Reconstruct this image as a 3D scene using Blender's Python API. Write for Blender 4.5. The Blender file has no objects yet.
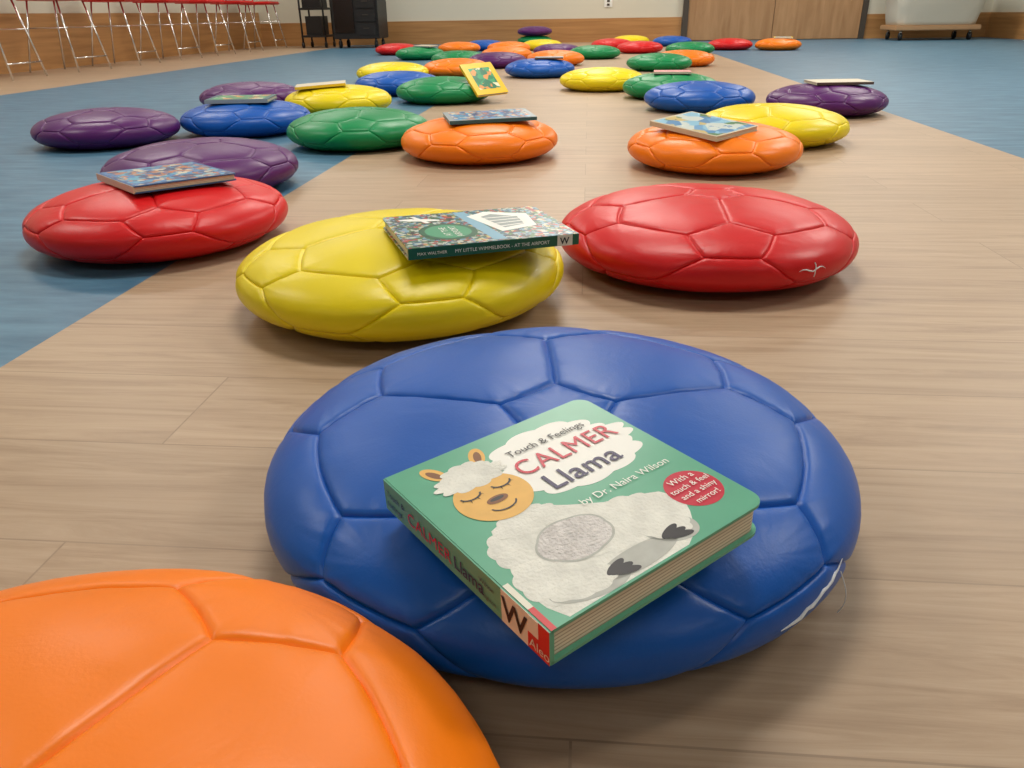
import bpy, bmesh, math, random
from mathutils import Vector, Matrix, noise
S=1.333
PSI=math.radians(5.6)
CP,SP=math.cos(PSI),math.sin(PSI)
sc=bpy.context.scene
try:
    sc.view_settings.view_transform='Standard'
    sc.view_settings.look='None'
except Exception as e: print(e)
col=sc.collection
def srgb(r,g,b):
    f=lambda c:(c/255/12.92) if c/255<=0.04045 else ((c/255+0.055)/1.055)**2.4
    return (f(r),f(g),f(b),1)
def room(L,F,Z=0):   # survey metres -> room metres
    return Vector(((L*CP-F*SP)*S,(L*SP+F*CP)*S,Z*S))
# ---------------------------------------------------------------- materials
def newmat(name):
    m=bpy.data.materials.new(name); m.use_nodes=True
    nt=m.node_tree; b=nt.nodes['Principled BSDF']; return m,nt,b
def mat(name,c,rough=.5,metal=0,bump=0,bscale=200,var=0,vscale=5,spec=.5):
    m,nt,b=newmat(name)
    b.inputs['Roughness'].default_value=rough; b.inputs['Metallic'].default_value=metal
    b.inputs['Specular IOR Level'].default_value=spec
    b.inputs['Base Color'].default_value=c
    tc=nt.nodes.new('ShaderNodeTexCoord')
    if var>0:
        n=nt.nodes.new('ShaderNodeTexNoise'); n.inputs['Scale'].default_value=vscale; n.inputs['Detail'].default_value=5
        nt.links.new(tc.outputs['Object'],n.inputs['Vector'])
        mr=nt.nodes.new('ShaderNodeMapRange'); mr.inputs[1].default_value=.3; mr.inputs[2].default_value=.7
        mr.inputs[3].default_value=1-var; mr.inputs[4].default_value=1+var
        nt.links.new(n.outputs['Fac'],mr.inputs[0])
        hs=nt.nodes.new('ShaderNodeHueSaturation'); hs.inputs['Color'].default_value=c
        nt.links.new(mr.outputs[0],hs.inputs['Value']); nt.links.new(hs.outputs[0],b.inputs['Base Color'])
    if bump>0:
        n=nt.nodes.new('ShaderNodeTexNoise'); n.inputs['Scale'].default_value=bscale; n.inputs['Detail'].default_value=4
        nt.links.new(tc.outputs['Object'],n.inputs['Vector'])
        bp=nt.nodes.new('ShaderNodeBump'); bp.inputs['Strength'].default_value=bump; bp.inputs['Distance'].default_value=.002
        nt.links.new(n.outputs['Fac'],bp.inputs['Height']); nt.links.new(bp.outputs[0],b.inputs['Normal'])
    return m
def vinyl(name,c):
    m,nt,b=newmat(name)
    tc=nt.nodes.new('ShaderNodeTexCoord')
    b.inputs['Base Color'].default_value=c
    n=nt.nodes.new('ShaderNodeTexNoise'); n.inputs['Scale'].default_value=9; n.inputs['Detail'].default_value=6
    nt.links.new(tc.outputs['Object'],n.inputs['Vector'])
    mr=nt.nodes.new('ShaderNodeMapRange'); mr.inputs[3].default_value=.29; mr.inputs[4].default_value=.47
    nt.links.new(n.outputs['Fac'],mr.inputs[0]); nt.links.new(mr.outputs[0],b.inputs['Roughness'])
    b.inputs['Specular IOR Level'].default_value=.4
    hs=nt.nodes.new('ShaderNodeHueSaturation'); hs.inputs['Color'].default_value=c
    mr2=nt.nodes.new('ShaderNodeMapRange'); mr2.inputs[3].default_value=.9; mr2.inputs[4].default_value=1.1
    nt.links.new(n.outputs['Fac'],mr2.inputs[0]); nt.links.new(mr2.outputs[0],hs.inputs['Value']); nt.links.new(hs.outputs[0],b.inputs['Base Color'])
    n2=nt.nodes.new('ShaderNodeTexNoise'); n2.inputs['Scale'].default_value=420; n2.inputs['Detail'].default_value=2
    n3=nt.nodes.new('ShaderNodeTexNoise'); n3.inputs['Scale'].default_value=20; n3.inputs['Detail'].default_value=4; n3.inputs['Distortion'].default_value=.8
    for q in (n2,n3): nt.links.new(tc.outputs['Object'],q.inputs['Vector'])
    b1=nt.nodes.new('ShaderNodeBump'); b1.inputs['Strength'].default_value=.10; b1.inputs['Distance'].default_value=.001
    b2=nt.nodes.new('ShaderNodeBump'); b2.inputs['Strength'].default_value=.14; b2.inputs['Distance'].default_value=.004
    nt.links.new(n2.outputs['Fac'],b1.inputs['Height']); nt.links.new(n3.outputs['Fac'],b2.inputs['Height'])
    nt.links.new(b2.outputs[0],b1.inputs['Normal']); nt.links.new(b1.outputs[0],b.inputs['Normal'])
    return m
V={'orange':vinyl('vinyl_orange',srgb(246,126,6)),'blue':vinyl('vinyl_blue',srgb(0,84,176)),
   'yellow':vinyl('vinyl_yellow',srgb(232,210,4)),'red':vinyl('vinyl_red',srgb(210,16,22)),
   'green':vinyl('vinyl_green',srgb(0,134,76)),'purple':vinyl('vinyl_purple',srgb(84,24,98))}
def art_mat(name,cols,scale=60):
    m,nt,b=newmat(name)
    tc=nt.nodes.new('ShaderNodeTexCoord'); v=nt.nodes.new('ShaderNodeTexVoronoi'); v.inputs['Scale'].default_value=scale
    nz=nt.nodes.new('ShaderNodeTexNoise'); nz.inputs['Scale'].default_value=scale*.4; nz.inputs['Detail'].default_value=6
    nt.links.new(tc.outputs['Object'],v.inputs['Vector']); nt.links.new(tc.outputs['Object'],nz.inputs['Vector'])
    sp=nt.nodes.new('ShaderNodeSeparateColor'); nt.links.new(v.outputs['Color'],sp.inputs[0])
    mx=nt.nodes.new('ShaderNodeMath'); mx.operation='MULTIPLY_ADD'; mx.inputs[1].default_value=.6; 
    nt.links.new(sp.outputs[0],mx.inputs[0])
    m2=nt.nodes.new('ShaderNodeMath'); m2.operation='MULTIPLY'; m2.inputs[1].default_value=.4; nt.links.new(nz.outputs['Fac'],m2.inputs[0])
    nt.links.new(m2.outputs[0],mx.inputs[2])
    r=nt.nodes.new('ShaderNodeValToRGB'); r.color_ramp.interpolation='CONSTANT'
    el=r.color_ramp.elements
    while len(el)<len(cols): el.new(.5)
    for i,c in enumerate(cols): el[i].position=.1+.75*i/len(cols); el[i].color=c
    nt.links.new(mx.outputs[0],r.inputs[0]); nt.links.new(r.outputs[0],b.inputs['Base Color'])
    b.inputs['Roughness'].default_value=.3
    return m
# ---------------------------------------------------------------- helpers
def obj(name,me,parent=None,mats=()):
    o=bpy.data.objects.new(name,me); col.objects.link(o)
    for m in mats: me.materials.append(m)
    if parent: o.parent=parent
    return o
def empty(name,loc=(0,0,0),rot=None):
    e=bpy.data.objects.new(name,None); e.empty_display_size=.05; col.objects.link(e); e.location=loc
    if rot: e.rotation_euler=rot
    return e
def box(name,a,b,m,parent=None,bevel=0):
    bm=bmesh.new(); bmesh.ops.create_cube(bm,size=1)
    for v in bm.verts:
        v.co=Vector([(a[i]+b[i])/2+v.co[i]*(b[i]-a[i]) for i in range(3)])
    if bevel: bmesh.ops.bevel(bm,geom=bm.edges[:],offset=bevel,segments=2,affect='EDGES')
    me=bpy.data.meshes.new(name); bm.to_mesh(me); bm.free()
    return obj(name,me,parent,(m,))
def addbox(bm,a,b,mi=0):
    r=bmesh.ops.create_cube(bm,size=1)
    for v in r['verts']:
        v.co=Vector([(a[i]+b[i])/2+v.co[i]*(b[i]-a[i]) for i in range(3)])
    for f in {f for v in r['verts'] for f in v.link_faces}: f.material_index=mi
def addtube(bm,p,q,r,mi=0,seg=10,r2=None):
    p,q=Vector(p),Vector(q); d=q-p
    R=bmesh.ops.create_cone(bm,cap_ends=True,segments=seg,radius1=r,radius2=r if r2 is None else r2,depth=d.length)
    M=Matrix.Translation((p+q)/2)@d.to_track_quat('Z','Y').to_matrix().to_4x4()
    bmesh.ops.transform(bm,matrix=M,verts=R['verts'])
    for f in {f for v in R['verts'] for f in v.link_faces}: f.material_index=mi; f.smooth=True
def fin(name,bm,mats,parent=None):
    me=bpy.data.meshes.new(name); bm.to_mesh(me); bm.free(); return obj(name,me,parent,mats)
# ---------------------------------------------------------------- camera
h=.313
cam=bpy.data.cameras.new('camera'); cam.sensor_width=36; cam.lens=769/1024*36; cam.clip_start=.01
co=bpy.data.objects.new('camera',cam); col.objects.link(co)
M=Matrix.Translation((0,0,h*S))@Matrix.Rotation(PSI,4,'Z')@Matrix.Rotation(math.radians(90-25.75),4,'X')@Matrix.Rotation(-.0165,4,'Z')
co.matrix_world=M; sc.camera=co
# ---------------------------------------------------------------- room
X0,X1,Y0,Y1,ZC=-3.85*S,4.31*S,-3.2*S,9.64*S,2.9
def floor_material():
    m,nt,b=newmat('vinyl_plank_floor'); N=nt.nodes.new; Lk=nt.links.new
    tc=N('ShaderNodeTexCoord'); 
    br=N('ShaderNodeTexBrick'); br.offset=.37; br.inputs['Scale'].default_value=1
    br.inputs['Brick Width'].default_value=1.22; br.inputs['Row Height'].default_value=.172
    br.inputs['Mortar Size'].default_value=.0011; br.inputs['Mortar Smooth'].default_value=.3
    br.inputs['Color1'].default_value=(.0,.0,.0,1); br.inputs['Color2'].default_value=(1,1,1,1); br.inputs['Mortar'].default_value=(.5,.5,.5,1)
    Lk(tc.outputs['Object'],br.inputs['Vector'])
    mp=N('ShaderNodeMapping'); mp.inputs['Scale'].default_value=(2.0,30,1); Lk(tc.outputs['Object'],mp.inputs['Vector'])
    ad=N('ShaderNodeVectorMath'); ad.operation='MULTIPLY_ADD'; ad.inputs[1].default_value=(7,3,0); 
    Lk(br.outputs['Color'],ad.inputs[0]); Lk(mp.outputs[0],ad.inputs[2])
    n=N('ShaderNodeTexNoise'); n.inputs['Scale'].default_value=1.3; n.inputs['Detail'].default_value=12; n.inputs['Roughness'].default_value=.72; n.inputs['Distortion'].default_value=1.1
    Lk(ad.outputs[0],n.inputs['Vector'])
    r=N('ShaderNodeValToRGB'); e=r.color_ramp.elements
    e[0].position=.26; e[0].color=srgb(146,120,96); e[1].position=.74; e[1].color=srgb(190,167,142)
    x=e.new(.5); x.color=srgb(173,148,122)
    Lk(n.outputs['Fac'],r.inputs[0])
    hs=N('ShaderNodeHueSaturation'); mr=N('ShaderNodeMapRange'); mr.inputs[3].default_value=.95; mr.inputs[4].default_value=1.04
    sepc=N('ShaderNodeSeparateColor'); Lk(br.outputs['Color'],sepc.inputs[0]); Lk(sepc.outputs[0],mr.inputs[0])
    Lk(mr.outputs[0],hs.inputs['Value']); Lk(r.outputs[0],hs.inputs['Color'])
    mm=N('ShaderNodeMix'); mm.data_type='RGBA'; mf=N('ShaderNodeMath'); mf.operation='MULTIPLY'; mf.inputs[1].default_value=.38
    Lk(br.outputs['Fac'],mf.inputs[0]); Lk(mf.outputs[0],mm.inputs[0]); Lk(hs.outputs[0],mm.inputs[6]); mm.inputs[7].default_value=srgb(95,75,60)
    # blue sheet
    mp2=N('ShaderNodeMapping'); mp2.inputs['Scale'].default_value=(3,14,1); Lk(tc.outputs['Object'],mp2.inputs['Vector'])
    n2=N('ShaderNodeTexNoise'); n2.inputs['Scale'].default_value=1.6; n2.inputs['Detail'].default_value=8; n2.inputs['Roughness'].default_value=.65
    Lk(mp2.outputs[0],n2.inputs['Vector'])
    r2=N('ShaderNodeValToRGB'); e=r2.color_ramp.elements
    e[0].position=.3; e[0].color=srgb(54,96,124); e[1].position=.72; e[1].color=srgb(94,136,162)
    Lk(n2.outputs['Fac'],r2.inputs[0])
    sx=N('ShaderNodeSeparateXYZ'); Lk(tc.outputs['Object'],sx.inputs[0])
    def cmp(op,v):
        q=N('ShaderNodeMath'); q.operation=op; q.inputs[1].default_value=v; Lk(sx.outputs[0],q.inputs[0]); return q
    a=cmp('LESS_THAN',-.58*S); a2=cmp('GREATER_THAN',-2.75*S); c=cmp('GREATER_THAN',.985*S)
    mu=N('ShaderNodeMath'); mu.operation='MULTIPLY'; Lk(a.outputs[0],mu.inputs[0]); Lk(a2.outputs[0],mu.inputs[1])
    mx=N('ShaderNodeMath'); mx.operation='MAXIMUM'; Lk(mu.outputs[0],mx.inputs[0]); Lk(c.outputs[0],mx.inputs[1])
    f=N('ShaderNodeMix'); f.data_type='RGBA'; Lk(mx.outputs[0],f.inputs[0]); Lk(mm.outputs[2],f.inputs[6]); Lk(r2.outputs[0],f.inputs[7])
    Lk(f.outputs[2],b.inputs['Base Color'])
    rr=N('ShaderNodeMapRange'); rr.inputs[3].default_value=.34; rr.inputs[4].default_value=.5; Lk(n.outputs['Fac'],rr.inputs[0]); Lk(rr.outputs[0],b.inputs['Roughness'])
    b.inputs['Specular IOR Level'].default_value=.45
    bp=N('ShaderNodeBump'); bp.inputs['Strength'].default_value=.12; bp.inputs['Distance'].default_value=.001
    Lk(n.outputs['Fac'],bp.inputs['Height']); Lk(bp.outputs[0],b.inputs['Normal'])
    return m
box('floor',(X0-.1,Y0-.1,-.08),(X1+.1,Y1+.1,0),floor_material())
wallm=mat('painted_wall',srgb(210,206,190),.8,bump=.1,bscale=80)
def wood_panel(name,c1,c2,sc_=(.6,.6,12)):
    m,nt,b=newmat(name); tc=nt.nodes.new('ShaderNodeTexCoord'); mp=nt.nodes.new('ShaderNodeMapping'); mp.inputs['Scale'].default_value=sc_
    n=nt.nodes.new('ShaderNodeTexNoise'); n.inputs['Scale'].default_value=2; n.inputs['Detail'].default_value=8; n.inputs['Distortion'].default_value=.6
    r=nt.nodes.new('ShaderNodeValToRGB'); e=r.color_ramp.elements; e[0].position=.3; e[0].color=c1; e[1].position=.7; e[1].color=c2
    L=nt.links.new; L(tc.outputs['Object'],mp.inputs[0]); L(mp.outputs[0],n.inputs['Vector']); L(n.outputs['Fac'],r.inputs[0]); L(r.outputs[0],b.inputs['Base Color'])
    b.inputs['Roughness'].default_value=.4; return m
oak=wood_panel('oak_panel',srgb(158,112,66),srgb(186,138,86))
dooroak=wood_panel('oak_door_veneer',srgb(158,118,80),srgb(182,142,102),(6,6,.8))
ceilm=mat('ceiling_tile',srgb(225,222,214),.9)
box('wall_back',(X0-.1,Y1,0),(X1+.1,Y1+.1,ZC),wallm)
box('wall_left',(X0-.1,Y0,0),(X0,Y1,ZC),wallm)
box('wall_right',(X1,Y0,0),(X1+.1,Y1,ZC),wallm)
box('wall_front',(X0-.1,Y0-.1,0),(X1+.1,Y0,ZC),wallm)
box('ceiling',(X0-.1,Y0-.1,ZC),(X1+.1,Y1+.1,ZC+.1),ceilm)
bh=.245*S
D0,D1=1.07*S,2.97*S
box('baseboard_left',(X0,Y0,0),(X0+.02,Y1-.02,.36*S),oak)
box('baseboard_back',(X0,Y1-.02,0),(D0-.06,Y1,bh),oak)
box('baseboard_back_right',(D1+.06,Y1-.02,0),(X1,Y1,bh),oak)
box('baseboard_right',(X1-.02,Y0,0),(X1,Y1-.02,bh),oak)
black=mat('black_steel',srgb(24,24,26),.45)
darkm=mat('dark_frame',srgb(70,62,54),.5)
chrome=mat('chrome',(.75,.75,.75,1),.2,1)
white=mat('white_plastic',srgb(230,230,226),.4)
d=empty('door_1',((D0+D1)/2,Y1,0)); w=(D1-D0)/2
box('leaf_left',(-w+.03,-.05,.01),(-.004,-.005,2.1),dooroak,d)
box('leaf_right',(.004,-.05,.01),(w-.03,-.005,2.1),dooroak,d)
box('frame_left',(-w-.05,-.07,0),(-w+.027,-.002,2.15),darkm,d); box('frame_right',(w-.027,-.07,0),(w+.05,-.002,2.15),darkm,d)
box('frame_head',(-w-.05,-.07,2.103),(w+.05,-.002,2.2),darkm,d)
for s in(-1,1): box('handle_%d'%s,(s*.1-.012,-.11,.95),(s*.1+.012,-.05,1.2),chrome,d,.004)
o=empty('wall_outlet',(.206*S,Y1,.4*S)); box('plate',(-.06,-.012,-.06),(.06,-.001,.06),white,o,.004); 
for z in(-.025,.025): box('socket',(-.02,-.016,z-.015),(.02,-.012,z+.015),darkm,o)
# ceiling lights
def ceiling_light(x,y,p):
    e=empty('ceiling_light',(x,y,ZC))
    bm=bmesh.new()
    addbox(bm,(-.62,-.32,-.05),(.62,-.29,-.002)); addbox(bm,(-.62,.29,-.05),(.62,.32,-.002)); addbox(bm,(-.62,-.29,-.05),(-.59,.29,-.002)); addbox(bm,(.59,-.29,-.05),(.62,.29,-.002)); addbox(bm,(-.59,-.29,-.02),(.59,.29,-.002))
    fin('housing',bm,(white,),e)
    l=bpy.data.lights.new('lamp','AREA'); l.shape='RECTANGLE'; l.size=1.15; l.size_y=.56; l.energy=p; l.color=(1,.94,.85)
    lo=bpy.data.objects.new('lamp',l); col.objects.link(lo); lo.parent=e; lo.location=(0,0,-.03)
for x,kx in((-3.4,.75),(-.2,1),(3.2,1.2)):
    for y,p in((-1.8,14),(1.9,50),(5.0,56),(8.4,46),(11.4,46)):
        ceiling_light(x,y,p*kx)
# ---------------------------------------------------------------- cushions
R=.188*S; Zh=.0465*S; FL=.82; UP=1.13
def ico():
    v=[Vector((0,0,1))]; z=1/math.sqrt(5); r=2/math.sqrt(5)
    for k in range(5): a=math.radians(72*k); v.append(Vector((r*math.cos(a),r*math.sin(a),z)))
    for k in range(5): a=math.radians(72*k+36); v.append(Vector((r*math.cos(a),r*math.sin(a),-z)))
    v.append(Vector((0,0,-1))); return v
IV=ico()
EL=min((IV[0]-IV[j]).length for j in range(1,12))
adj=[[j for j in range(12) if j!=i and (IV[i]-IV[j]).length<EL*1.05] for i in range(12)]
faces=[(i,j,k) for i in range(12) for j in adj[i] if j>i for k in adj[j] if k>j and k in adj[i]]
T=.285
def panels():
    out=[]
    def pt(i,j): return IV[i].lerp(IV[j],T).normalized()
    for i in range(12):
        n=IV[i]; a=n.orthogonal().normalized(); b=n.cross(a)
        nb=sorted(adj[i],key=lambda j:math.atan2((IV[j]-n).dot(b),(IV[j]-n).dot(a)))
        out.append([pt(i,j) for j in nb])
    for (i,j,k) in faces:
        if (IV[j]-IV[i]).cross(IV[k]-IV[i]).dot(IV[i])<0: j,k=k,j
        out.append([pt(i,j),pt(j,i),pt(j,k),pt(k,j),pt(k,i),pt(i,k)])
    return out
PAN=panels()
def warp(p):
    """panels near the poles are cut smaller than those on the rim"""
    c=math.hypot(p.x,p.y)
    if c<1e-7: return p
    th=math.atan2(c,abs(p.z))/(math.pi/2); th=(th**1.32)*math.pi/2
    k=math.sin(th)/c
    return Vector((p.x*k,p.y*k,math.copysign(math.cos(th),p.z)))
def surf(p,hgt=0.0):
    """unit direction -> cushion surface (local, floor at z=0)"""
    c=math.hypot(p.x,p.y); s=abs(p.z); n=.9
    rr=R*(c**n); zz=Zh*(s**n)*(UP if p.z>=0 else -1)
    d=Vector((p.x,p.y,0))/c if c>1e-6 else Vector((0,0,0))
    nrm=Vector((d.x*c/R,d.y*c/R,p.z/Zh*.8)).normalized()
    q=Vector((d.x*rr,d.y*rr,zz))+nrm*hgt*R
    lo=-FL*Zh
    if q.z<lo: q.z=lo
    elif q.z<lo+.006: q.z=lo+((q.z-lo)**2)/.006*.7+(q.z-lo)*.3
    q.z-=lo
    return q
def cushion_mesh(name,n,rings,seed,tilt=0):
    rnd=random.Random(seed); verts=[];fcs=[]
    TM=Matrix.Rotation(math.radians(tilt),3,'Y')
    off=Vector((rnd.uniform(0,50),rnd.uniform(0,50),seed*3.1))
    for P in PAN:
        K=len(P); c=sum(P,Vector()).normalized()
        nrms=[P[i].cross(P[(i+1)%K]).normalized() for i in range(K)]
        base=len(verts)
        ph=[rnd.uniform(0,6.28) for _ in range(K)]
        def put(p,e=0,m=0):
            dd=min(abs(math.asin(max(-1,min(1,p.dot(q))))) for q in nrms)
            hh=-.0105*math.exp(-(dd/.011)**1.3)+.008*(1-math.exp(-dd/.06))-.003
            wr=math.sin(m*14+ph[e])*.6+math.sin(m*27+ph[e]*2)*.4
            hh+=.0024*wr*math.exp(-dd/.05)*(1-math.exp(-dd/.012))
            hh+=.007*noise.noise(p*1.7+off)+.002*noise.noise(p*6+off)
            verts.append(surf(TM@warp(p),hh))
        put(c,0,0)
        ncol=K*n
        for s in rings[1:]:
            for e in range(K):
                for m in range(n):
                    t=m/n; q=P[e].lerp(P[(e+1)%K],t).normalized()
                    put(c.lerp(q,s).normalized(),e,t)
        for j in range(ncol): fcs.append((base,base+1+j,base+1+(j+1)%ncol))
        for k in range(len(rings)-2):
            a=base+1+k*ncol; b=a+ncol
            for j in range(ncol):
                j2=(j+1)%ncol; fcs.append((a+j,b+j,b+j2,a+j2))
    me=bpy.data.meshes.new(name); me.from_pydata([tuple(v) for v in verts],[],fcs)
    me.polygons.foreach_set('use_smooth',[True]*len(me.polygons)); me.update()
    return me
HI=[0,.2,.4,.58,.72,.82,.885,.925,.95,.967,.98,.99,1]
LO=[0,.35,.62,.82,.91,.96,.985,1]
lowm=[cushion_mesh('cushion_low_%d'%i,8,LO,20+i,i*4-4) for i in range(3)]
for m_ in lowm: m_.materials.append(V['red'])
cush={}
def cushion(key,color,L,F,rot=None,hi=False,seed=1,tilt=0,z=0,sc_=1):
    rnd=random.Random(int(abs(L)*1000)*7+int(F*100))
    if hi: me=cushion_mesh('cushion_'+key,18,HI,seed,tilt); me.materials.append(V[color])
    else: me=lowm[rnd.randrange(3)]
    o=bpy.data.objects.new('floor_cushion',me); col.objects.link(o)
    o.location=room(L,F,z)
    a=math.radians(90-(rot if rot is not None else rnd.uniform(0,72)))+PSI
    o.rotation_euler=(0,0,a); o.scale=(sc_,sc_,1)
    o.material_slots[0].link='OBJECT'; o.material_slots[0].material=V[color]
    cush[key]=o; return o
cushion('A','orange',-.182,.137,27,True,1)
cushion('B','blue',.029,.452,-1,True,2,-7,sc_=1.02)
cushion('C','yellow',-.129,.896,20,True,3,4,sc_=1.02)
cushion('D','red',.264,1.032,40,True,4,5,sc_=1.04)
cushion('E','red',-.538,1.19,10,True,5,-5,sc_=1.0)
for k,c,L,F in [('F','purple',-.62,1.60),('G','purple',-1.115,2.25),('H','blue',-.782,2.43),('I','green',-.397,2.15),
 ('J','orange',-.069,1.93),('K','yellow',-.605,2.93),('L','purple',-.98,3.14),('M','orange',.455,1.76),('N','yellow',.685,2.085),
 ('O','blue',.665,2.83),('P','purple',1.045,2.67),('Q','green',-.25,3.25),('R','blue',-.48,3.63),('S','yellow',-.60,4.36),
 ('T','orange',-.28,4.63),('U','blue',.178,4.48),('V','yellow',.423,3.66),('W','green',.65,3.27),('X','green',.8875,4.84),
 ('Y','orange',1.10,5.18),('Z','green',.652,6.18),('a','red',-.955,7.32),('b','green',-.669,6.47),('c','orange',-.42,7.45),
 ('d','blue',-.2,7.87),('e','orange',.02,7.3),('f','yellow',.33,7.75),('g','purple',.40,6.61),('h','purple',-.06,5.33),
 ('i','green',-.32,5.63),('j','orange',.32,5.46),('k','orange',0,6.2),('l','red',1.10,6.91),('m','red',.965,7.68),('n','yellow',1.27,8.6),
 ('o','blue',1.61,8.17),('p','green',1.437,6.556),('q','red',1.922,7.21),('r','orange',2.284,7.05),('s','green',.31,9.2)]:
    cushion(k,c,L,F)
cushion('t','purple',.31,9.2,z=.090)
fluff=mat('white_stuffing',srgb(225,228,232),.9,bump=.6,bscale=500)
def curve(name,pts,r,m,parent,radii=None):
    cu=bpy.data.curves.new(name,'CURVE'); cu.dimensions='3D'; cu.bevel_depth=r; cu.bevel_resolution=2
    s=cu.splines.new('POLY'); s.points.add(len(pts)-1)
    for i,p in enumerate(pts):
        s.points[i].co=(*p,1); s.points[i].radius=radii[i] if radii else 1
    o=bpy.data.objects.new(name,cu); col.objects.link(o); cu.materials.append(m); o.parent=parent; return o
def on_cushion(o,az,lat,hh=0.0):
    # az: degrees right of toward-camera direction, in survey frame; snapped onto the real surface
    a=math.radians(-90+az)+PSI-o.rotation_euler.z; la=math.radians(lat)
    p=surf(Vector((math.cos(a)*math.cos(la),math.sin(a)*math.cos(la),math.sin(la))),.05)
    hit=o.closest_point_on_mesh(p)
    return hit[1]+hit[2]*hh
bpy.context.view_layer.update()
B=cush['B']
pts=[on_cushion(B,32+i*1.5,-3+i*.7+math.sin(i*2)*.6,.0002) for i in range(13)]
curve('torn_seam',pts,.0015,fluff,B,[.2,.5,.8,1.1,.9,1.1,.8,1,.7,.9,.8,.5,.2])
p0=pts[-2]; 
dirv=p0.copy(); dirv.z=0; dirv.normalize()
curve('loose_thread',[p0+dirv*(.002+.007*math.sin(t/10*2.6))+Vector((0,0,-.0036*t)) for t in range(11)],.0004,fluff,B)
Dd=cush['D']
pts=[on_cushion(Dd,20+i*1.5,2+math.sin(i*1.3)*1.5,.0002) for i in range(9)]
curve('torn_seam',pts,.0012,fluff,Dd,[.2,.6,.9,1.1,.9,1,.8,.6,.2])
curve('torn_seam_branch',[on_cushion(Dd,27,-6+i*3,.0002) for i in range(6)],.0009,fluff,Dd)
# ---------------------------------------------------------------- books
page=mat('page_edges',srgb(222,210,186),.7)
nt=page.node_tree; tc=nt.nodes.new('ShaderNodeTexCoord'); wv=nt.nodes.new('ShaderNodeTexWave'); wv.bands_direction='Z'; wv.inputs['Scale'].default_value=120
nt.links.new(tc.outputs['Object'],wv.inputs['Vector']); rp=nt.nodes.new('ShaderNodeValToRGB'); rp.color_ramp.elements[0].color=srgb(170,152,128); rp.color_ramp.elements[1].color=srgb(230,220,198); rp.color_ramp.elements[1].position=.4
nt.links.new(wv.outputs['Fac'],rp.inputs[0]); nt.links.new(rp.outputs[0],nt.nodes['Principled BSDF'].inputs['Base Color'])
def slab(name,x0,x1,y0,y1,z0,z1,r,m,parent,n=6):
    bm=bmesh.new(); pts=[(x0,y0)]
    if r>0:
        for k in range(n+1): a=-math.pi/2+math.pi/2*k/n; pts.append((x1-r+r*math.cos(a),y0+r+r*math.sin(a)))
        for k in range(n+1): a=math.pi/2*k/n; pts.append((x1-r+r*math.cos(a),y1-r+r*math.sin(a)))
    else: pts+=[(x1,y0),(x1,y1)]
    pts.append((x0,y1))
    lo=[bm.verts.new((*p,z0)) for p in pts]; hi=[bm.verts.new((*p,z1)) for p in pts]
    bm.faces.new(hi); bm.faces.new(lo[::-1])
    for i in range(len(pts)):
        j=(i+1)%len(pts); bm.faces.new((lo[i],lo[j],hi[j],hi[i]))
    return fin(name,bm,(m,),parent)
def flat(name,pts,z,m,parent):
    bm=bmesh.new(); bm.faces.new([bm.verts.new((x,y,z)) for x,y in pts]); bm.normal_update()
    for f in bm.faces:
        if f.normal.z<0: f.normal_flip()
    return fin(name,bm,(m,),parent)
def ell(cx,cy,rx,ry,n=40,rot=0,bumps=0,amp=0):
    o=[]
    for i in range(n):
        a=2*math.pi*i/n; k=1+amp*(abs(math.sin(a*bumps/2))-.5) if bumps else 1
        x,y=rx*k*math.cos(a),ry*k*math.sin(a); o.append((cx+x*math.cos(rot)-y*math.sin(rot),cy+x*math.sin(rot)+y*math.cos(rot)))
    return o
def txt(parent,body,size,x,y,z,m,rot=0,spine=False,bold=0,align='LEFT',sx=1,name=None,space=1):
    c=bpy.data.curves.new('text','FONT'); c.body=body; c.size=size; c.offset=bold; c.align_x=align; c.space_character=space; c.materials.append(m)
    o=bpy.data.objects.new(name or 'lettering',c); col.objects.link(o); o.parent=parent
    if spine: Mx=Matrix(((0,0,-1,x),(-1,0,0,y),(0,1,0,z),(0,0,0,1)))
    else: Mx=Matrix.Translation((x,y,z))@Matrix.Rotation(rot,4,'Z')
    o.matrix_local=Mx@Matrix.Diagonal((sx,1,1,1)); return o
def book(name,W,H,Tk,cover,spinem=None,r=.008,L=0,F=0,Z=0,theta=0,tilt=0,roll=0,brd=.0022):
    """local: x 0..W from spine, y 0..H bottom->top, z 0..Tk ; root at centre"""
    e=empty(name)
    e.matrix_world=Matrix.Translation(room(L,F,Z))@Matrix.Rotation(PSI,4,'Z')@Matrix.Rotation(math.radians(tilt),4,'X')@Matrix.Rotation(math.radians(roll),4,'Y')@Matrix.Rotation(math.radians(theta),4,'Z')
    x0,y0=-W/2,-H/2
    slab('front_cover',x0,-x0,y0,-y0,Tk-brd,Tk,r,cover,e); slab('back_cover',x0,-x0,y0,-y0,0,brd,r,cover,e)
    slab('pages',x0+brd,-x0-.003,y0+.003,-y0-.003,brd,Tk-brd,max(r-.003,0),page,e)
    slab('spine',x0-.0012,x0+.002,y0,-y0,.0004,Tk-.0004,0,spinem or cover,e)
    return e,x0,y0
teal=mat('book_teal',srgb(98,172,142),.3,var=.04,vscale=40); wht=mat('print_white',srgb(240,240,234),.4); redp=mat('print_red',srgb(198,26,58),.35)
navy=mat('print_navy',srgb(44,32,84),.35); tan=mat('print_tan',srgb(230,180,92),.5,var=.08,vscale=60); dk=mat('print_dark',srgb(34,32,38),.4)
wool=mat('print_wool',srgb(230,230,222),.8,var=.10,vscale=70,bump=.4,bscale=400); felt=mat('felt_patch',srgb(222,218,216),.95,var=.14,vscale=140,bump=1,bscale=450)
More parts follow.
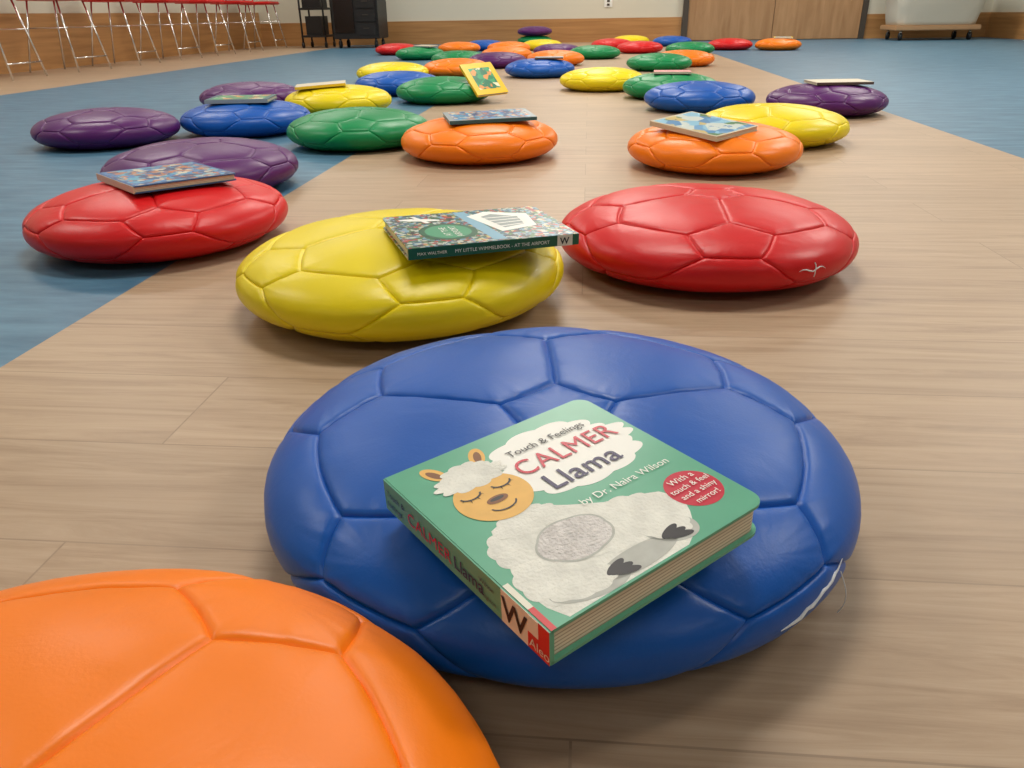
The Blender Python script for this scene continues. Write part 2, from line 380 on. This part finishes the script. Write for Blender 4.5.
brown=mat('print_brown',srgb(130,84,50),.5); wgrey=mat('print_wool_shade',srgb(186,188,182),.7,var=.1,vscale=90)
red2=mat('label_red',srgb(205,40,48),.35); lab=mat('label_white',srgb(226,222,206),.4)
W=.176; Tk=.0245
e,x0,y0=book('board_book',W,W,Tk,teal,r=.011,L=.0275,F=.3165,Z=.0850,theta=36.5,tilt=2.0,roll=-1.0)
z=Tk
def U(x,yd): return (x0+x*W, y0+(1-yd)*W)
def blob(name,x,yd,rx,ry,m,lay,**k): 
    c=U(x,yd); return flat(name,ell(c[0],c[1],rx*W,ry*W,**k),z+.00005*lay,m,e)
def clipflat(name,pts,m,lay): return flat(name,[U(*p) for p in pts],z+.00005*lay,m,e)
# cloud
blob('cloud_a',.655,.31,.32,.13,wht,1,bumps=12,amp=.12,n=96); blob('cloud_b',.62,.21,.26,.13,wht,2,bumps=9,amp=.12,n=90); blob('cloud_c',.66,.41,.27,.12,wht,3,bumps=9,amp=.12,n=90)
# body
body=[(.13,.52),(.22,.49),(.34,.50),(.43,.57),(.54,.64),(.66,.68),(.74,.72),(.78,.80),(.74,.87),(.70,.92),(.64,.97),(.60,.99),(.08,.99),(.05,.92),(.04,.82),(.07,.70),(.10,.60)]
clipflat('llama_body',body,wool,1)
blob('llama_shoulder',.16,.65,.11,.12,wool,2,bumps=10,amp=.1,n=80); blob('llama_back',.50,.76,.22,.12,wool,3,bumps=14,amp=.1,n=100)
blob('llama_haunch',.14,.82,.11,.13,wool,3,bumps=10,amp=.1,n=80)
blob('llama_shadow',.43,.93,.17,.05,wgrey,4)
blob('llama_chest',.26,.55,.13,.07,wool,4,bumps=10,amp=.12,n=80)
blob('leg_shade_a',.22,.925,.145,.06,wgrey,4,n=60,rot=-.2)
blob('llama_leg_a',.20,.90,.13,.065,wool,5,bumps=9,amp=.1,n=80,rot=-.2)
blob('leg_shade_b',.615,.885,.105,.075,wgrey,4,n=60,rot=-.6); blob('llama_leg_b',.61,.86,.10,.075,wool,5,bumps=9,amp=.1,n=80,rot=-.6)
blob('felt_rim',.33,.725,.150,.106,wgrey,6,n=60,bumps=5,amp=.06); blob('felt',.33,.725,.141,.098,felt,7,n=60,bumps=5,amp=.06)
for (hx,hy) in((.345,.935),(.61,.92)):
    for k in(-1,0,1): blob('hoof',hx+.01*k,hy+k*.018,.048,.016,dk,8+k,rot=-.3*k)
# head
for s in(-1,1):
    blob('ear',.255+s*.10,.105,.033,.062,tan,6,rot=-s*.45); blob('inner_ear',.255+s*.10,.11,.016,.04,brown,7,rot=-s*.45)
blob('head',.255,.36,.150,.145,tan,8,n=60)
blob('wool_hair',.255,.21,.15,.07,wool,10,bumps=11,amp=.18,n=110); blob('wool_hair_top',.255,.165,.10,.055,wool,11,bumps=9,amp=.18,n=90)
blob('nose',.255,.385,.045,.022,brown,12); blob('nostrils',.255,.382,.03,.01,dk,13)
def arc(name,cx,cy,rx,ry,a0,a1,wd,m,lay):
    o=[];n=14
    for i in range(n+1): a=a0+(a1-a0)*i/n; o.append((cx+(rx+wd)*math.cos(a),cy+(ry+wd)*math.sin(a)))
    for i in range(n,-1,-1): a=a0+(a1-a0)*i/n; o.append((cx+rx*math.cos(a),cy+ry*math.sin(a)))
    clipflat(name,o,m,lay)
for s in(-1,1):
    ex=.255+s*.068
    arc('closed_eye',ex,.305,.038,.024,.1,math.pi-.1,.008,dk,14)
    for q in(.5,1.2,1.9,2.6):
        cx,cy=ex+.042*math.cos(q),.305+.028*math.sin(q)
        clipflat('eyelash',[(cx-.003,cy),(cx+.003,cy),(cx+.014*math.cos(q),cy+.022*math.sin(q))],dk,14)
arc('smile',.255,.42,.05,.03,.15,math.pi-.15,.007,dk,14)
ZT=z+.0009
txt(e,'Touch & Feelings',.0100,*U(.45,.20),ZT,dk)
txt(e,'CALMER',.0245,*U(.415,.335),ZT,redp,sx=.92,space=1.06)
txt(e,'Llama',.0245,*U(.45,.475),ZT,navy,bold=.0002,sx=1.05,space=1.05)
txt(e,'by Dr. Naira Wilson',.0094,*U(.47,.615),ZT,wht)
blob('sticker',.855,.785,.110,.110,redp,3,n=50)
for i,t in enumerate(('With a','touch & feel','and a shiny','mirror!')): txt(e,t,.0070 if i else .0078,*U(.855,.735+i*.043),ZT,wht,align='CENTER')
xs=x0-.0018
txt(e,'Touch &',.0066,xs,-y0-.004,Tk*.56,navy,spine=True); txt(e,'feelings',.0066,xs,-y0-.004,Tk*.22,navy,spine=True)
txt(e,'CALMER',.0135,xs,-y0-.031,Tk*.28,redp,spine=True,space=1.05); txt(e,'Llama',.0135,xs,-y0-.086,Tk*.28,navy,spine=True,bold=.0001)
def spl(name,ya,yb,m,xx,z0=.0004,z1=Tk-.0004): 
    return box(name,(xx-.0002,min(ya,yb),z0),(xx,max(ya,yb),z1),m,e)
spl('spine_label',y0+.042,y0+.018,lab,x0-.0012); spl('spine_sticker',y0+.018,y0,red2,x0-.0012); spl('spine_label_side',y0+.018,y0+.009,lab,x0-.0014,Tk*.5,Tk-.0004)
txt(e,'W',.022,xs,y0+.041,Tk*.2,dk,spine=True,bold=.0003); txt(e,'Aleo',.009,xs,y0+.0165,Tk*.12,lab,spine=True)
txt(e,'Wilson',.0050,xs,y0+.063,Tk*.62,navy,spine=True); txt(e,'Creighton',.0042,xs,y0+.064,Tk*.25,navy,spine=True)
clipflat('label_wrap',[(0,.76),(.022,.76),(.022,.89),(0,.89)],lab,2); clipflat('sticker_wrap',[(0,.89),(.022,.89),(.022,1),(0,1)],red2,2)
# airport picture book
gsp=mat('book_green',srgb(24,92,66),.35)
busy=art_mat('busy_scene',[srgb(40,70,60),srgb(70,120,70),srgb(40,100,130),srgb(190,195,185),srgb(60,110,80),srgb(180,60,50),srgb(110,160,185),srgb(50,50,60),srgb(210,190,120)],150)
W2,H2,T2=.181,.246,.016
e,x0,y0=book('picture_book',W2,H2,T2,busy,gsp,L=-.036,F=.838,Z=.0915,theta=109,tilt=0,roll=1)
def cell(name,pts,m,lay,WW=W2,HH=H2,TT=T2): return flat(name,[(x0+x*WW,y0+(1-y)*HH) for x,y in pts],TT+.00015*lay,m,e)
cell('title_disc',ell(.38,.30,.25,.17),gsp,1); cell('disc_ring',ell(.38,.30,.20,.135),mat('print_green2',srgb(60,150,110),.4),2)
txt(e,'AT THE',.014,x0+.24*W2,y0+.70*H2,T2+.0008,wht); txt(e,'AIRPORT',.014,x0+.20*W2,y0+.64*H2,T2+.0008,wht)
cell('runway',[(.03,.50),(.97,.44),(.97,.52),(.03,.58)],mat('print_runway',srgb(120,170,195),.4),1)
cell('terminal_roof',[(.25,.60),(.8,.50),(.92,.64),(.75,.88),(.35,.84)],wht,2)
cell('terminal_glass',[(.35,.64),(.75,.58),(.82,.66),(.68,.80),(.42,.78)],mat('print_grey',srgb(150,160,160),.4),3)
for k in range(4): cell('roof_beam',[(.38+.1*k,.58),(.40+.1*k,.58),(.46+.08*k,.84),(.44+.08*k,.84)],wht,4)
cell('plane_body',ell(.80,.20,.04,.13,rot=.4),wht,2); cell('plane_wings',[(.68,.22),(.93,.16),(.93,.19),(.68,.25)],wht,3)
txt(e,'MY LITTLE WIMMELBOOK - AT THE AIRPORT',.0068,x0-.0014,-y0-.064,T2*.32,wht,spine=True); txt(e,'MAX WALTHER',.0058,x0-.0014,-y0-.012,T2*.34,wht,spine=True)
box('spine_label',(x0-.0015,y0+.010,.0004),(x0-.0012,y0+.033,T2-.0004),lab,e); txt(e,'W',.013,x0-.0018,y0+.029,T2*.2,dk,spine=True,bold=.0003)
# others
def pb(key,dL,dF,dz,W,H,Tk,cov,spn,theta,tilt=0,roll=0,art=None,frame=.08):
    c=cush[key]; 
    x,y=c.location.x/S,c.location.y/S; L0=x*CP+y*SP; F0=-x*SP+y*CP
    e,x0,y0=book('picture_book',W,H,Tk,cov,spn,r=.004,L=L0+dL,F=F0+dF,Z=c.location.z/S+dz,theta=theta,tilt=tilt,roll=roll)
    if art: flat('cover_art',[(x0+W*a,y0+H*b) for a,b in((frame,frame),(1-frame,frame),(1-frame,1-frame),(frame,1-frame))],Tk+.0002,art,e)
    return e,x0,y0
skyart=art_mat('print_sky',[srgb(110,160,200),srgb(140,190,215),srgb(200,210,205),srgb(90,140,185),srgb(200,180,120),srgb(90,130,90)],22)
fishart=art_mat('print_blue_scene',[srgb(40,90,150),srgb(60,130,190),srgb(30,70,120),srgb(190,120,80),srgb(90,170,200),srgb(210,200,180)],75)
bcov=mat('book_blue',srgb(40,90,150),.35); gcov=mat('book_grey',srgb(150,160,165),.4); tcov=mat('book_dark_teal',srgb(50,100,110),.4)
ycov=mat('book_yellow',srgb(236,196,40),.35); wcov=mat('book_cream',srgb(206,196,172),.4); brc=mat('book_brown',srgb(90,70,60),.4); pcov=mat('book_pink',srgb(220,160,160),.4)
jung=art_mat('print_jungle',[srgb(40,130,90),srgb(60,160,110),srgb(40,120,90),srgb(220,150,80),srgb(60,150,110),srgb(240,230,200)],30)
ZT_=.0915
pb('E',.015,.010,ZT_-.001,.20,.22,.014,bcov,wcov,42,-1,art=fishart,frame=.03)
pb('M',-.040,-.055,.0865,.18,.24,.014,wcov,None,38,6,art=skyart,frame=.03)
pb('J',.025,-.03,ZT_,.16,.27,.011,gcov,tcov,102,3,art=fishart,frame=.06)
pb('H',.0,-.02,ZT_,.16,.24,.014,tcov,gcov,92,1,art=jung)
pb('K',-.05,-.03,ZT_-.001,.16,.23,.012,wcov,ycov,100,1,-3)
pb('P',.03,-.0,ZT_,.17,.24,.011,wcov,brc,90,0)
pb('W',.0,-.02,ZT_,.15,.19,.01,pcov,wcov,80,0)
pb('U',.05,-.02,ZT_,.16,.2,.01,gcov,brc,85,0)
pb('b',.05,-.02,ZT_,.16,.2,.01,wcov,gcov,60,2)
pb('r',.03,-.02,ZT_,.17,.2,.01,ycov,wcov,75,2,art=skyart)
pb('Q',.160,-.085,.082,.185,.21,.014,ycov,ycov,28,36,20,art=jung,frame=.16)
# ---------------------------------------------------------------- furniture in the distance
redseat=mat('red_plastic',srgb(205,30,30),.35)
def chair_mesh():
    bm=bmesh.new()
    sh=.58
    for sx in(-1,1):
        addtube(bm,(sx*.17,.14,sh),(sx*.23,.24,.005),.008,1); addtube(bm,(sx*.17,-.14,sh),(sx*.23,-.24,.005),.008,1)
        addtube(bm,(sx*.19,.2,sh*.62),(sx*.19,-.2,sh*.62),.005,1)
        addtube(bm,(sx*.17,.14,sh),(sx*.19,.22,sh+.38),.009,1)
    addtube(bm,(-.225,-.225,.12),(.225,-.225,.12),.006,1)
    r=bmesh.ops.create_cube(bm,size=1)
    for v in r['verts']: v.co=Vector((v.co.x*.46,v.co.y*.44,v.co.z*.04+sh+.015))
    ed={q for v in r['verts'] for q in v.link_edges}
    bmesh.ops.bevel(bm,geom=list(ed),offset=.015,segments=3,affect='EDGES')
    r=bmesh.ops.create_cube(bm,size=1)
    for v in r['verts']: v.co=Vector((v.co.x*.44,v.co.y*.025+.21+v.co.z*.03,v.co.z*.24+sh+.3))
    ed={q for v in r['verts'] for q in v.link_edges}
    bmesh.ops.bevel(bm,geom=list(ed),offset=.01,segments=3,affect='EDGES')
    me=bpy.data.meshes.new('chair'); bm.to_mesh(me); bm.free(); me.materials.append(redseat); me.materials.append(chrome); return me
cm=chair_mesh()
for k in range(7):
    o=bpy.data.objects.new('stacking_chair',cm); col.objects.link(o); o.location=(-3.50*S,(4.65+.70*k)*S,0); o.rotation_euler=(0,0,math.radians(90+random.Random(k).uniform(-5,5)))
# AV rack
e=empty('equipment_cart',(-2.45*S,8.95*S,0))
box('cabinet',(-.33,-.28,.12),(.33,.28,1.25),black,e,.01); box('door_panel',(-.29,-.30,.2),(-.01,-.281,1.18),mat('smoked_panel',srgb(14,14,18),.15),e)
for k in range(6): box('drawer_face',(.02,-.30,.17+k*.17),(.30,-.281,.32+k*.17),black,e,.004)
for k in range(6): box('drawer_pull',(.12,-.315,.25+k*.17),(.2,-.301,.262+k*.17),darkm,e)
bm=bmesh.new()
for sx in(-1,1):
    for sy in(-1,1):
        addtube(bm,(sx*.26-.015,sy*.2,.05),(sx*.26+.015,sy*.2,.05),.05,0,20); addtube(bm,(sx*.26,sy*.2,.06),(sx*.26,sy*.2,.125),.015,1)
fin('casters',bm,(black,chrome),e)
cloth=mat('blue_cloth',srgb(60,80,130),.9)
bm=bmesh.new(); bmesh.ops.create_icosphere(bm,subdivisions=4,radius=1)
for v in bm.verts:
    k=1+.25*noise.noise(v.co*2.5); v.co=Vector((v.co.x*.2*k,v.co.y*.16*k,max(0,v.co.z*.1*k+.04)+1.252))
for f in bm.faces: f.smooth=True
fin('folded_cloth',bm,(cloth,),e)
# second slim black trolley
e=empty('utility_trolley',(-2.98*S,9.1*S,0))
bm=bmesh.new()
for sx in(-1,1):
    for sy in(-1,1):
        addtube(bm,(sx*.17,sy*.2,.08),(sx*.17,sy*.2,.95),.014,0); addtube(bm,(sx*.17-.012,sy*.2,.04),(sx*.17+.012,sy*.2,.04),.04,0,16)
for zz in (.14,.5,.88): addbox(bm,(-.18,-.22,zz),(.18,.22,zz+.03))
addbox(bm,(-.12,-.15,.171),(.12,.15,.42)); addbox(bm,(-.14,-.16,.531),(.13,.16,.8))
fin('frame',bm,(black,),e)
# canvas hamper truck
canvas=mat('white_canvas',srgb(212,206,190),.85,bump=.3,bscale=150); board=mat('tan_board',srgb(190,150,110),.5)
e=empty('laundry_hamper_cart',(3.50*S,9.12*S,0))
bm=bmesh.new(); rings=[]
nz=14
for k in range(nz+1):
    t=k/nz; zz=.19+t*.62; hw=.52+.10*t; hd=.30+.07*t; ring=[]
    for i in range(64):
        a=2*math.pi*i/64; cx=math.copysign(abs(math.cos(a))**.35,math.cos(a)); cy=math.copysign(abs(math.sin(a))**.35,math.sin(a))
        bul=1+.02*math.sin(t*math.pi)+.02*noise.noise(Vector((i*.4,t*4,0)))
        ring.append(bm.verts.new((cx*hw*bul,cy*hd*bul,zz)))
    rings.append(ring)
for k in range(nz):
    for i in range(64): bm.faces.new((rings[k][i],rings[k][(i+1)%64],rings[k+1][(i+1)%64],rings[k+1][i])).smooth=True
bm.faces.new(rings[0][::-1])
fin('canvas_bag',bm,(canvas,),e)
box('base_board',(-.55,-.32,.125),(.55,.32,.188),board,e,.01)
bm=bmesh.new()
for a,b in(((-.62,-.37,.81),(.62,-.37,.81)),((-.62,.37,.81),(.62,.37,.81)),((-.62,-.37,.81),(-.62,.37,.81)),((.62,-.37,.81),(.62,.37,.81))): addtube(bm,a,b,.015,0)
fin('rim_frame',bm,(chrome,),e)
bm=bmesh.new()
for sx in(-1,1):
    for sy in(-1,1):
        addtube(bm,(sx*.45-.015,sy*.24,.05),(sx*.45+.015,sy*.24,.05),.05,0,20); addtube(bm,(sx*.45,sy*.24,.06),(sx*.45,sy*.24,.13),.018,1)
fin('casters',bm,(black,chrome),e)
# world
w=bpy.data.worlds.new('world'); sc.world=w; w.use_nodes=True; w.node_tree.nodes['Background'].inputs[0].default_value=(.8,.85,1,1); w.node_tree.nodes['Background'].inputs[1].default_value=.1
